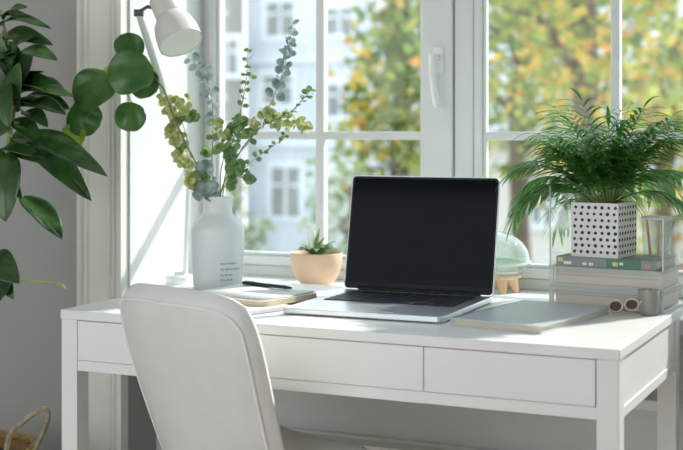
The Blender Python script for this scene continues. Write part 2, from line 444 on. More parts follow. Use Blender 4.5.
lidx(SW0+.0025, .004, SW1-.0025, SH-.0025, .009, -.0008, .001).build('bezel', W['black'], sc_)
lidx(SW0+.007, .020, SW1-.007, SH-.008, .003, -.0014, 0).build('screen', W['screen'], sc_)
b = MB(); b.tube([(.03, LD-.005, LH+.003), (LWd-.03, LD-.005, LH+.003)], .0055, 10); b.build('hinge', W['black'], lap, smooth=True)

# ------------------------------------------------------------------ grey notebook on the right
q0, q1, q3 = V((.856, .150)), V((1.060, .093)), V((.895, .545))
ang = math.atan2(q1.y-q0.y, q1.x-q0.x)*.62
nb = thing('notebook', (.856, .142, .75), 'closed grey-blue hardback notebook lying at the right of the laptop', 'notebook', ang)
nw, nd = .205, .335
b = MB(); b.rrect(0, 0, nw, nd, .004, 0, .0025); b.rrect(0, 0, nw, nd, .004, .0135, .016); b.box(0, .002, 0, .004, nd-.002, .016)
b.build('cover', W['slate'], nb)
b = MB(); b.box(.004, .004, .0025, nw-.004, nd-.004, .0135); b.build('pages', W['pages'], nb)

# ------------------------------------------------------------------ papers and pen left of the laptop
a0 = atz(283, 311, .75)
n2 = thing('notebook', (.205, .098, .75), 'thin white notebook with dark cover edge lying under the white soft jotter', 'notebook', math.radians(-20))
b = MB(); b.rrect(0, 0, .2, .2, .006, 0, .0018); b.build('cover', W['greycover'], n2)
b = MB(); b.rrect(.001, .002, .198, .198, .006, .0018, .009); b.build('pages', W['paper'], n2)
n3 = thing('notebook', (.175, .215, .7592), 'white soft jotter with tan page edges and rounded corners under the pen', 'notebook', math.radians(-13))
b = MB(); b.rrect(0, 0, .245, .205, .022, 0, .0016); b.build('back_cover', W['kraft'], n3)
b = MB(); b.rrect(.001, .001, .243, .203, .022, .0016, .011); b.build('pages', W['pages'], n3)
b = MB(); P = []
for i in range(13):
    u = i/12; zz = .0118+.004*math.sin(PI*min(1, u*1.3))*(1-u)
    P.append([(-.004+u*.225, .014, zz), (-.004+u*.238, .10, zz+.0005), (-.004+u*.228, .204, zz+.001)])
b.grid(P); b.build('front_page', W['paper'], n3, solid=.0012, smooth=True)
pa, pb = aty(241, 288.5, .44), aty(297, 294, .40)
pen = thing('pen', (.31, .37, .7752), 'dark green pen lying across the white jotter', 'pen', 0)
p0, p1 = V((.236, .386, .7800)), V((.388, .350, .7790))
d = (p1-p0).normalized()
b = WB(); b.tube([p0, p0+d*.004, p0+d*.05, p1-d*.02, p1-d*.004, p1], [.003, .0048, .0048, .0045, .0025, .0008], 12); b.build('barrel', W['pen'], pen, smooth=True)
b = WB(); b.tube([p0+d*.008+V((0,-.002,.0055)), p0+d*.045+V((0,-.002,.0055))], .0014, 8); b.build('clip', W['alu'], pen)

# ------------------------------------------------------------------ peach bowl with succulent
bc = atz(316.5, 286, SZ); bc.z = SZ
bowl = thing('plant_pot', bc, 'peach ceramic bowl planted with a small succulent on the window sill', 'plant pot')
b = MB(); b.lathe([(.0, 0), (.032, 0), (.038, .002), (.053, .018), (.063, .038), (.069, .062), (.0715, .090), (.0700, .0925), (.0670, .090), (.062, .062), (.05, .03), (.0, .028)], n=48)
b.build('bowl', W['peach'], bowl, smooth=True)
b = MB(); b.lathe([(.0665, .078), (.04, .084), (.0, .086)], n=32); b.build('soil', W['soil'], bowl, smooth=True)
sc = thing('succulent', bc+V((0,0,.084)), 'low green rosette succulent with upright leaf in the peach bowl', 'succulent')
b = MB()
for k in range(20):
    a = 2.4*k; L = .044+.020*rnd.random(); el = .25+.5*rnd.random()
    bs = V((.012*math.cos(a), .012*math.sin(a), 0)); d = V((math.cos(a)*math.cos(el), math.sin(a)*math.cos(el), math.sin(el)))
    leaf(b, bs, bs+d*L, .021, V((0,0,1)), .18, .25, 'lance', 6, 4)
b.build('rosette', W['succ'], sc, smooth=True, solid=.002)
b = MB()
leaf(b, (.005,0,0), (.012,-.004,.074), .018, V((-.5,-1,.1)), .08, .3, 'lance'); leaf(b, (.0,0,0), (.022,.006,.05), .012, V((-.5,-1,.1)), .1, .3, 'lance')
b.build('upright_leaf', W['succ'], sc, smooth=True, solid=.002)
b = MB(); leaf(b, (-.004,0,0), (-.022,.004,.088), .026, V((.2,-1,.1)), .05, .2, 'lance'); leaf(b, (.0,0,0), (-.008,.004,.062), .014, V((.2,-1,.1)), .05, .2, 'lance')
b.build('white_petal', W['whiteleaf'], sc, smooth=True, solid=.001)

# ------------------------------------------------------------------ dome ornament behind the laptop
dc = atz(497, 293, SZ); dc.z = SZ
dome = thing('dome_ornament', dc, 'pale green glass dome ornament on light wooden legs on the sill', 'ornament', -YAW)
def arcprof(r, h, z0, a0, a1, n=12): return [(r*math.cos(a0+(a1-a0)*k/n), z0+h*math.sin(a0+(a1-a0)*k/n)) for k in range(n+1)]
b = MB(); b.lathe(arcprof(.086, .078, .083, 0, PI/2)+[(0, .1605)]+arcprof(.0835, .0755, .083, PI/2, 0)[1:], n=40); b.build('dome', W['green_glass'], dome, smooth=True)
b = MB(); b.lathe([(.089, .078), (.091, .081), (.089, .085), (.080, .085), (.080, .078), (.089, .078)], n=40); b.build('rim', W['rimglass'], dome, smooth=True)
b = MB(); b.lathe([(0, .048), (.04, .048), (.066, .056), (.079, .068), (.083, .079), (.079, .079), (.06, .06), (0, .055)], n=40); b.build('bowl', W['green_glass'], dome, smooth=True)
b = MB(); b.lathe([(0, .040), (.058, .040), (.062, .044), (.058, .0475), (0, .0475)], n=32); b.build('stand', W['wood'], dome, smooth=True)
for k in range(4):
    a = PI/4+k*PI/2+.25; c, s = math.cos(a), math.sin(a)
    MB().tube([(c*.052, s*.052, .0), (c*.046, s*.046, .02), (c*.036, s*.036, .041)], [.009, .012, .019], 12).build('leg', W['wood'], dome, smooth=True)

# ------------------------------------------------------------------ acrylic organiser
orz = math.radians(-6)
org = thing('letter_tray', (.958, .512, .75), 'clear acrylic two-tier letter tray at the right end of the desk', 'letter tray', orz)
OW, OD = .262, .185
tz = [.0, .044, .0865]
b = MB()
for z in (0.002, .0455): b.box(.004, .004, z, OW-.004, OD-.004, z+.003)
b.box(0, 0, .089, OW, OD, .092)
b.build('shelf', W['acrylic'], org)
for zlo, zhi in ((0, .0455), (.0455, .092)):
    b = MB()
    b.box(0, 0, zlo, OW, .005, zlo+.009); b.box(0, 0, zhi-.009, OW, .005, zhi); b.box(0, 0, zlo, .011, .005, zhi); b.box(OW-.011, 0, zlo, OW, .005, zhi)
    b.build('front_frame', W['acrylic_edge'], org, bevel=.001)
    b = MB()
    b.box(OW-.004, 0, zlo, OW, OD, zlo+.007); b.box(OW-.004, 0, zhi-.007, OW, OD, zhi); b.box(OW-.004, OD-.008, zlo, OW, OD, zhi); b.box(OW-.004, 0.0051, zlo, OW, .010, zhi)
    b.build('side_frame', W['acrylic_edge'], org, bevel=.001)
b = MB(); b.box(0, .006, .0, .003, OD, .278); b.build('side_panel', W['acrylic'], org)
b = MB(); b.box(0, .003, .092, .003, .0059, .278); b.box(0, .003, .278, .003, OD, .281); b.build('panel_edge', W['acrylic_edge'], org)
b = MB(); b.box(OW-.003, .0101, .092, OW, OD, .205); b.build('side_panel', W['acrylic'], org)
b = MB(); b.box(OW-.003, .007, .092, OW, .010, .205); b.box(OW-.003, .007, .205, OW, OD, .208); b.build('panel_edge', W['acrylic_edge'], org)
orgM = M.Translation((.958, .512, .75)) @ M.Rotation(orz, 4, 'Z')
def on(x, y, z): return orgM @ V((x, y, z))
for k, (z, lb) in enumerate(((.0055, 'beige card box in the lower tier of the acrylic tray'), (.0490, 'beige card box in the upper tier of the acrylic tray'))):
    bx = thing('card_box', on(.131, .012, z), lb, 'box', orz, 'beige boxes in the letter tray')
    MB().box(-.119, 0, 0, .119, .15, .0345).build('body', W['beige'], bx, bevel=.001)
    b = MB(); b.box(-.119, -.0008, .0225, .119, .0, .0235); b.build('lid_seam', W['greycover'], bx)
bk = thing('book', on(.128, .012, .0925), 'green and grey book lying flat under the spotted plant pot', 'book', orz)
b = MB(); b.box(-.112, -.006, 0, .118, .145, .0025); b.box(-.112, -.006, .0185, .118, .145, .021); b.build('cover', W['greybook'], bk)
b = MB(); b.box(-.112, -.0068, .0, .035, -.003, .021); b.m = 1; b.box(.005, -.0069, .0, .085, -.003, .021); b.m = 2; b.box(.085, -.007, .001, .118, -.003, .020); b.build('spine', [W['greybook'], W['greenbook'], W['greybook']], bk)
b = MB(); b.box(-.109, -.002, .0025, .114, .141, .0185); b.build('pages', W['pages'], bk)
b = MB()
for m_, (x, z, w, h) in enumerate([(-.108, .009, .012, .009), (-.094, .004, .018, .007), (-.050, .004, .010, .006), (-.035, .004, .010, .006), (.020, .005, .012, .009), (.036, .008, .008, .006), (.092, .004, .014, .008)]):
    b.m = [0, 1, 1, 1, 0, 1, 2][m_]; b.box(x, -.0074, z, x+w, -.0067, z+h)
b.build('lettering', [W['yellowprint'], W['whiteprint'], W['redprint']], bk)
# square pot with rows of round holes
potz = .1139
px0, py0 = .050, .012
pot = thing('plant_pot', on(px0+.056, py0+.056, potz), 'square white pot with rows of dark dots on the stacked book', 'plant pot', orz-math.radians(3))
PW, PH = .056, .122
b = MB(); b.rrect(-PW, -PW, PW, PW, .004, 0, .004)
pr = [(-PW, -PW), (PW, -PW), (PW, PW), (-PW, PW)]
b.box(-PW, -PW, .004, PW, -PW+.004, PH); b.box(-PW, PW-.004, .004, PW, PW, PH); b.box(-PW, -PW+.004, .004, -PW+.004, PW-.004, PH); b.box(PW-.004, -PW+.004, .004, PW, PW-.004, PH)
b.build('body', W['pot'], pot)
b = MB(); n = 12
for fi, (o, u) in enumerate(((V((0,-PW-.0004,0)), V((1,0,0))), (V((PW+.0004,0,0)), V((0,1,0))), (V((0,PW+.0004,0)), V((1,0,0))), (V((-PW-.0004,0,0)), V((0,1,0))))):
    for r in range(8):
        for c in range(7):
            x = -.047+c*.0157+(.0 if r % 2 == 0 else .003); z = .012+r*.0142
            rr = .0037*(.85+.3*rnd.random())
            ctr = o+u*x+V((0,0,z)); nn = o.normalized()
            nn = V((nn.x, nn.y, 0)).normalized()
            vs = [ctr+(u*math.cos(2*PI*k/n)+V((0,0,1))*math.sin(2*PI*k/n))*rr for k in range(n)]
            b.add(vs+[p-nn*.001 for p in vs], [tuple(range(n))]+[(k,(k+1)%n,n+(k+1)%n,n+k) for k in range(n)])
b.build('dots', W['hole'], pot)
MB().box(-PW+.004, -PW+.004, .1, PW-.004, PW-.004, .112).build('soil', W['soil'], pot)
# palm in the pot
pc = on(px0+.056, py0+.056, potz+.112)
palm = thing('potted_palm', pc, 'bushy green palm with arching narrow leaves growing in the dotted pot', 'houseplant')
def frond(az, el, L, droop, k):
    d0 = V((math.cos(az)*math.cos(el), math.sin(az)*math.cos(el), math.sin(el)))
    pts = []; p = V((.018*math.cos(az+1), .018*math.sin(az+1), -.004)); d = d0.copy(); n = 16
    for i in range(n+1):
        pts.append(p.copy()); d = (d+V((0,0,-droop/n*(.35+1.3*i/n)))).normalized(); p = p+d*(L/n)
    b = MB(); b.m = 0; b.tube(pts, [.0019-.0013*i/n for i in range(n+1)], 5)
    b.m = 1
    for i in range(4, n+1):
        t = (pts[min(i+1, n)]-pts[i-1]).normalized(); s = t.cross(V((0,0,1)))
        if s.length < .05: s = t.orthogonal()
        s.normalize(); up = s.cross(t)
        for sg in ((-1, 1) if i < n else (0,)):
            ll = (.098-.036*abs((i-9)/7))*(.85+.3*rnd.random())
            dd = (t*(.85+.2*rnd.random())+s*sg*(.62+.25*rnd.random())+up*.12).normalized()
            # an arching narrow leaflet of two bent halves
            q = [pts[i]]; e = dd.copy()
            for m_ in range(5):
                e = (e+V((0,0,-.16-.10*rnd.random()))).normalized(); q.append(q[-1]+e*(ll/5))
            side = e.cross(V((0,0,1))); side = side.normalized() if side.length > .05 else s
            wds = [.0015, .0037, .0043, .0038, .0025, .0002]
            b.grid([[q[m_]-side*wds[m_]+V((0,0,.0012)), q[m_], q[m_]+side*wds[m_]+V((0,0,.0012))] for m_ in range(6)])
    b.build('frond', [W['gstem'], W['palm']], palm, smooth=True)
for k in range(58):
    az = 2.399*k+rnd.uniform(-.25, .25)
    ring = k/58
    el = math.radians(80-48*ring**.85+rnd.uniform(-8, 8))
    dr = 1.15+1.25*ring
    if math.cos(az-math.radians(-75)) > .25: el = max(el, math.radians(62)); dr = 1.0
    frond(az, el, rnd.uniform(.18, .275)*(1.0-.06*ring), dr, k)

# tumbler of pencils behind the pot
tp = on(.212, .118, .0925)
tum = thing('tumbler', tp, 'clear glass tumbler holding pencils behind the dotted pot', 'glass')
b = MB(); b.lathe([(0, 0), (.029, 0), (.030, .002), (.033, .106), (.0335, .108), (.032, .108), (.0285, .006), (0, .006)], n=32); b.build('cup', W['tumbler'], tum, smooth=True)
b = MB(); b.lathe([(.0335, .106), (.0348, .108), (.0335, .1105), (.0318, .1105), (.0318, .106), (.0335, .106)], n=32); b.build('rim', W['whiteprint'], tum, smooth=True)
for k, (dx, dy, m_, lb) in enumerate(((-.012, .0, 'orange', 'orange pencil standing in the clear glass tumbler'), (.004, -.006, 'kraft', 'tan pencil standing in the clear glass tumbler'))):
    pn = thing('pencil', tp+V((dx, dy, .0065)), lb, 'pencil', 0, 'pencils in the tumbler')
    MB().tube([(0,0,0), (dx*.8, dy*.8+.004, .085)], .0036, 6).build('shaft', W[m_], pn)
    MB().tube([(dx*.8, dy*.8+.004, .085), (dx*.93, dy*.93+.0045, .099)], [.0036, .0005], 6).build('tip', W['wood'], pn)
# smoky acrylic holder and eyeglasses in front of the tray
hp = atz(649, 315, .75); hp.z = .75
hol = thing('holder_cup', hp, 'small smoky acrylic cup in front of the letter tray', 'cup')
b = MB(); b.lathe([(0, 0), (.019, 0), (.020, .002), (.0235, .055), (.0222, .0555), (.0185, .004), (0, .004)], n=28); b.build('body', W['smoke'], hol, smooth=True)
tg = thing('wooden_stick', hp+V((-.004, -.003, .0042)), 'narrow beige stick standing upright in the smoky cup', 'stick')
MB().box(-.004, -.004, 0, .004, .004, .050).build('body', W['kraft'], tg, bevel=.001)
# eyeglasses, one temple hooked in the cup
gl = thing('eyeglasses', atz(628, 314.5, .75), 'tan framed eyeglasses with dark lenses leaning on the smoky cup', 'eyeglasses', math.radians(-8))
def oval(cx, cz, rx, rz, n=22): return [V((cx+rx*math.cos(2*PI*k/n), 0, cz+rz*math.sin(2*PI*k/n))) for k in range(n+1)]
tl = M.Rotation(math.radians(-18), 4, 'X')
def gt(p): return tl @ V(p)
b = MB()
for c, zz in ((-.030, .016), (.006, .022)): b.tube([gt(p) for p in oval(c, zz, .0155, .0125)], .0021, 8, cap=False)
b.tube([gt((-.015, 0, .018)), gt((-.012, 0, .021)), gt((-.008, 0, .021))], .0018, 8)
fr_ = b.build('frame', W['tan'], gl, smooth=True)
for c, zz in ((-.030, .016), (.006, .022)):
    b = MB(); q = [gt(p) for p in oval(c, zz, .0148, .0118)][:-1]; b.add(q+[p+V((0,.0012,0)) for p in q], [tuple(range(22)), tuple(range(43, 21, -1))]+[(k,(k+1)%22,22+(k+1)%22,22+k) for k in range(22)])
    b.build('lens', W['lens'], gl)
b = MB(); b.tube(bez([gt((.0215, 0, .022)), (.030, -.001, .030), (.036, .0, .036)], 6), .0018, 8)
b.build('temple', W['tan'], gl, smooth=True); b = MB()
b.tube(bez([gt((-.0455, 0, .017)), (-.047, .012, .010), (-.040, .038, .004)], 6), .0018, 8); b.build('temple', W['tan'], gl, smooth=True)

# ------------------------------------------------------------------ white vase
vc = V((.116, .474, .75))
vase = thing('vase', vc, 'milky white bottle vase holding leafy branches on the left of the desk', 'vase')
b = MB()
vp = [(0, 0), (.056, 0), (.0605, .004), (.063, .02), (.0655, .09), (.067, .135), (.0665, .150), (.060, .166), (.046, .178), (.038, .186), (.0355, .194), (.0355, .214), (.037, .222), (.0395, .227), (.0395, .231), (.036, .232),
      (.0335, .228), (.032, .20), (.035, .186), (.055, .165), (.0625, .145), (.059, .02), (.04, .008), (0, .008)]
b.lathe(vp, n=56); vb = b.build('body', W['vase'], vase, smooth=True)
b = MB(); th0 = math.atan2(CAM.y-vc.y, CAM.x-vc.x)
for li, (z, segs) in enumerate(((.066, [3, 2, 3, 2]), (.052, [2, 3, 2, 3, 2]), (.038, [2, 2, 3]), (.026, [3, 2, 2]))):
    a = th0+.10
    for sgl in segs:
        for q in range(sgl):
            w = .036+.018*rnd.random(); h = .0036+.0012*rnd.random()
            vs = [vc*0+V(((.0668)*math.cos(a+w*t), (.0668)*math.sin(a+w*t), z+hh)) for hh in (0, h) for t in (0, 1)]
            b.add(vs, [(0, 1, 3, 2)]); a += w+.012
        a += .03
b.build('lettering', W['print'], vase, solid=.0005)

# branches in the vase; y is the depth of each branch
mouth = vc+V((0,0,.226))
def branch(name, pix, label, r=.0022, stemmat='stem', inside=(0, 0)):
    """pix: list of (px, py, depth y) from the vase mouth outwards"""
    t = thing(name, mouth+V((inside[0], inside[1], 0)), label, 'branch', 0, 'branches in the white vase')
    low = vc+V((inside[0]*-.6, inside[1]*-.6, .02))
    P = bez([low, mouth+V((inside[0], inside[1], 0))]+[aty(*p) for p in pix], 8)
    n = len(P); b = WB(); b.tube(P, [r*(1-.65*i/n) for i in range(n)], 6)
    b.build('stem', W[stemmat], t, smooth=True)
    return t, P
def at_len(P, f):
    i = f*(len(P)-1); k = min(int(i), len(P)-2); return P[k].lerp(P[k+1], i-k), (P[k+1]-P[k]).normalized()
TOCAM = V((.50, -.86, .1))
def pairs(t, P, f0, f1, n, size, m, name='leaves', shape='round', jitter=.35, sz_end=.6, up=.35, seed=1):
    r = random.Random(seed); b = WB()
    for k in range(n):
        f = f0+(f1-f0)*(k+.5)/n; p, d = at_len(P, f); a0 = k*PI/2+r.uniform(-.5, .5)
        s1 = d.orthogonal().normalized(); s2 = d.cross(s1)
        for q in (0, PI):
            o = s1*math.cos(a0+q)+s2*math.sin(a0+q)
            dd = (o+d*up+V((r.uniform(-1,1), r.uniform(-1,1), r.uniform(-1,1)))*jitter).normalized()
            L = size*(1-(1-sz_end)*(k/n))*r.uniform(.8, 1.15)
            nn = (TOCAM+V((r.uniform(-1,1), r.uniform(-1,1), r.uniform(-.3,1.2)))*.9)
            leaf(b, p+dd*L*.12, p+dd*L*1.1, L*.86, nn, .08, .12, shape, 7, 4)
    return b.build(name, W[m], t, smooth=True)
def cluster(t, pts, m, name, seed, per=9, spread=.016, size=.02):
    r = random.Random(seed); b = WB()
    for (px, py, y) in pts:
        c = aty(px, py, y)
        for k in range(per):
            o = V((r.uniform(-1,1), r.uniform(-1,1), r.uniform(-1,1))).normalized()
            p = c+o*spread*r.uniform(.1, 1); L = size*r.uniform(.75, 1.2)
            dd = V((r.uniform(-1,1), r.uniform(-1,1), r.uniform(-1,1))).normalized()
            leaf(b, p-dd*L*.5, p+dd*L*.5, L*.95, TOCAM+o*.8, .12, .15, 'round', 6, 4)
    return b.build(name, W[m], t, smooth=True)
# (a) big round leaved branch reaching left
t, P = branch('round_leaved_branch', [(197, 165, .46), (176, 122, .42), (161, 85, .39), (140, 72, .37), (118, 84, .35), (98, 104, .33), (78, 128, .32)], 'branch with large round green leaves reaching left out of the vase', .0030)
RL = [  # cx, cy, diameter px, angle of the tip (deg, 0 = right, 90 = up), depth, tint, tilt
    (128, 48, 30, 120, .385, 'round', (.1, 0, .5)), (131, 75, 46, 200, .345, 'round', (-.1, 0, .25)), (142, 84, 32, 300, .375, 'round', (.5, 0, .1)),
    (95, 92, 45, 215, .33, 'round', (-.3, 0, .3)), (130, 117, 30, 260, .35, 'round', (.2, 0, .1)), (85, 118, 36, 330, .335, 'round', (.1, 0, -.2)),
    (110, 75, 16, 190, .39, 'lime', (.3, 0, .2)), (74, 136, 24, 250, .315, 'lime', (0, 0, .3)), (80, 124, 20, 80, .350, 'round', (.3, 0, .2))]
for i, (cx, cy, dm, an, y, m_, ti) in enumerate(RL):
    c = aty(cx, cy, y); L = dm/FPX*(c-CAM).dot(FW); a = math.radians(an)
    dd = RT*math.cos(a)+V((0,0,1))*math.sin(a)-FW*.15
    b = WB(); leaf(b, c-dd*L*.5, c+dd*L*.5, L*1.04, TOCAM+V(ti), .12, .16, 'round', 16, 20, .06)
    b.build('leaf', W[m_], t, smooth=True, solid=.0008)
    # petiole from the blade to the nearest stretch of stem
    q = min(P, key=lambda s: (s-(c-dd*L*.5)).length); b = WB(); b.tube(bez([q, q.lerp(c-dd*L*.45, .5)+V((0,0,.006)), c-dd*L*.46], 5), .0012, 6); b.build('petiole', W['gstem'], t, smooth=True)
# (b) yellow green blossom branch to the left
t, P = branch('blossom_branch', [(203, 182, .47), (192, 160, .46), (183, 125, .45), (172, 103, .44)], 'branch with yellow-green blossom clusters leaning left in the vase', .0020, inside=(-.008, -.006))
cluster(t, [(165, 101, .43), (178, 103, .43), (170, 111, .43), (184, 110, .44), (174, 138, .43), (170, 130, .43), (177, 141, .44), (182, 156, .45), (186, 163, .45), (193, 178, .45), (191, 180, .44)], 'yg', 'blossoms', 3, 15, .021, .0195)
cluster(t, [(186, 118, .45), (178, 119, .44), (196, 116, .46), (182, 146, .46), (206, 152, .47), (205, 175, .46)], 'eug', 'leaves', 4, 5, .012, .026)
# (c) blue grey sprig under the lamp
t, P = branch('eucalyptus_branch', [(212, 175, .49), (213, 130, .50), (211, 95, .50), (203, 72, .49), (190, 58, .48)], 'grey-blue eucalyptus branch rising in the vase to just below the lamp shade', .0017, inside=(.0, .006))
pairs(t, P, .50, 1.0, 13, .027, 'eub', seed=5, sz_end=.75)
cluster(t, [(208, 186, .46), (202, 192, .45), (212, 192, .45), (205, 170, .46)], 'eub', 'lower_leaves', 6, 12, .020, .030)
# (d) upright green stem
t, P = branch('eucalyptus_branch', [(222, 165, .48), (233, 140, .48), (241, 110, .48), (246, 80, .48), (248, 48, .48)], 'upright green eucalyptus branch in the middle of the vase', .0018, inside=(.006, .0))
pairs(t, P, .42, 1.0, 14, .022, 'eug', seed=7, sz_end=.6)
cluster(t, [(236, 128, .47), (243, 120, .47), (224, 150, .47), (228, 158, .47)], 'eug', 'lower_leaves', 8, 7, .017, .026)
cluster(t, [(254, 76, .47), (188, 96, .47)], 'yg', 'blossom', 9, 3, .006, .012)
# (e) dark blue tall stem
t, P = branch('eucalyptus_branch', [(228, 168, .52), (250, 140, .53), (270, 105, .54), (282, 75, .54), (288, 50, .54), (293, 22, .54)], 'tallest eucalyptus branch with dusky blue leaves rising towards the window bar', .0018, inside=(.010, .006))
pairs(t, P, .60, 1.0, 15, .026, 'eub', seed=10, sz_end=.7)
# (f) right reaching branch with blossoms
t, P = branch('blossom_branch', [(230, 172, .45), (246, 143, .44), (268, 122, .43), (290, 112, .42), (306, 96, .42), (311, 90, .42)], 'branch with yellow-green blossoms and leaves reaching right out of the vase', .0020, inside=(.010, -.006))
cluster(t, [(262, 113, .43), (268, 108, .43), (282, 120, .42), (275, 124, .43), (300, 123, .42), (306, 127, .42), (254, 124, .43), (224, 134, .44), (218, 125, .45), (271, 118, .43), (290, 122, .42)], 'yg', 'blossoms', 11, 11, .018, .0165)
pairs(t, P, .42, 1.0, 11, .025, 'eug', seed=12)
cluster(t, [(236, 152, .44), (246, 138, .44), (226, 140, .45), (240, 128, .45), (252, 132, .44), (218, 148, .45), (212, 138, .46)], 'eug', 'lower_leaves', 21, 6, .020, .018)
# (g) thin low sprig
t, P = branch('eucalyptus_branch', [(232, 182, .43), (256, 158, .42), (276, 144, .41), (286, 134, .41)], 'thin low eucalyptus sprig leaning right over the rim of the vase', .0016, 'gstem', inside=(.012, -.010))
pairs(t, P, .45, 1.0, 9, .017, 'eug', seed=14)
cluster(t, [(232, 170, .44), (238, 165, .43), (230, 182, .44), (246, 178, .43)], 'eug', 'lower_leaves', 15, 8, .017, .026)

# ------------------------------------------------------------------ desk lamp
lb = atz(180, 284, SZ); lb.z = SZ
lamp = thing('desk_lamp', lb, 'pale grey bell-shaded lamp on a white round base on the window sill', 'lamp')
b = WB(); b.lathe([(0, 0), (.038, 0), (.040, .003), (.040, .020), (.036, .025), (.016, .026), (.014, .036), (0, .036)], lb, 36); b.build('base', W['white'], lamp, smooth=True)
jt = aty(189, 172, lb.y-.01); hd = aty(139, 13, .50)
b = WB(); b.tube([lb+V((.016, 0, .03)), jt], .0065, 12); b.build('lower_arm', W['white'], lamp, smooth=True)
b = WB(); b.tube([jt, hd], .0100, 12); b.build('upper_arm', W['lampmetal'], lamp, smooth=True)
b = WB(); b.tube([jt-RT*.012, jt+RT*.012], .011, 14); b.build('joint', W['lampmetal'], lamp, smooth=True)
ax = (RT*.40+V((0,0,-.86))-FW*.46).normalized()
rim = aty(181, 43, .44); apex = rim-ax*.135
b = WB(); b.tube([hd-RT*.005, hd.lerp(apex, .35)+V((0,0,.006)), apex+ax*.03], .005, 8); b.tube([hd-RT*.012-FW*.002, hd+RT*.012-FW*.002], .010, 12); b.build('hinge', W['darkmetal'], lamp, smooth=True)
b = WB(); b.lathe([(0, -.012), (.030, -.012), (.036, -.006), (.036, .046), (.034, .050), (.040, .058), (.050, .075), (.0555, .10), (.0575, .135), (.0560, .135), (.054, .10), (.0485, .076), (.034, .060), (0, .058)], apex, 44, ax)
sh = b.build('lamp_shade', W['lampgrey'], lamp, smooth=True)
b = WB(); b.lathe([(.0545, .134), (.0530, .10), (.0475, .077), (.033, .0615), (0, .0605)], apex, 44, ax); b.build('lining', W['lampin'], sh, smooth=True)
b = WB(); b.lathe([(0, .062), (.013, .062), (.013, .085), (.010, .088)], apex, 20, ax); b.lathe([(.010, .086), (.019, .10), (.023, .112), (.019, .124), (.010, .130), (0, .131)], apex, 20, ax); b.build('bulb', W['lampin'], sh, smooth=True)
b = WB(); s0 = apex+ax*.118; b.tube([s0-RT*.022+FW*-.03, s0-RT*.012-FW*.034, s0-RT*.004-FW*.030+V((0,0,.012))], .0022, 6); b.build('bracket', W['darkmetal'], sh)

# ------------------------------------------------------------------ basket and big plant at the left edge
kc = V((-.45, .205, 0))
bas = thing('basket', kc, 'brown wicker basket with a rope handle on the floor beside the desk', 'basket')
b = MB(); n = 60; rows = 34
prof = [(.135+.045*math.sin(PI*min(1, .15+.62*k/rows)), .345*k/rows) for k in range(rows+1)]
P = []
for i in range(n):
    a = 2*PI*i/n
    P.append([((r+(.004 if (i+k) % 2 else -.004))*math.cos(a), (r+(.004 if (i+k) % 2 else -.004))*math.sin(a), z) for k, (r, z) in enumerate(prof)])
b.grid(P, closed_u=True); b.lathe([(.13, .004), (.13, 0), (0, 0)], n=n)
b.build('body', W['wicker'], bas, smooth=True, solid=.008)
b = MB(); rr = prof[-1][0]
for ph in (0, PI, PI/2, -PI/2):
    b.tube([((rr+.006*math.cos(8*a+ph))*math.cos(a), (rr+.006*math.cos(8*a+ph))*math.sin(a), .348+.006*math.sin(8*a+ph)) for a in [2*PI*k/160 for k in range(161)]], .006, 6, cap=False)
b.build('rim', W['wicker'], bas, smooth=True)
hA, hB, hC = kc+V((.165, -.066, .335)), aty(46, 409, .16), kc+V((.178, .02, .335))
b = WB(); b.tube(bez([hA, aty(10, 435, .14), aty(22, 423, .145), aty(36, 412, .155), hB, aty(48, 416, .17), aty(44, 430, .19), hC], 8), [.0065]*57, 10); b.build('handle', W['rope'], bas, smooth=True)

trunk = thing('potted_plant', kc+V((0,0,.02)), 'tall houseplant with large dark glossy leaves growing from the wicker basket', 'houseplant')
b = MB(); b.lathe([(.10, 0), (.115, .02), (.135, .27), (.135, .30), (.125, .30), (.12, .27), (.0, .26)], n=32); b.lathe([(.1, 0), (0, 0)], n=32)
b.build('nursery_pot', W['black'], trunk, smooth=True)
b = MB(); b.lathe([(.123, .27), (.06, .276), (0, .278)], n=24); b.build('soil', W['soil'], trunk)
tp_ = [kc+V((0,0,.28)), aty(-14, 330, .22), aty(-6, 250, .22), aty(2, 190, .21), aty(9, 140, .20), aty(14, 100, .20), aty(8, 50, .21), aty(2, 10, .22)]
TP = bez(tp_, 8)
b = WB(); b.tube(TP, [.008-.004*i/len(TP) for i in range(len(TP))], 8); b.build('trunk', W['gstem'], trunk, smooth=True)
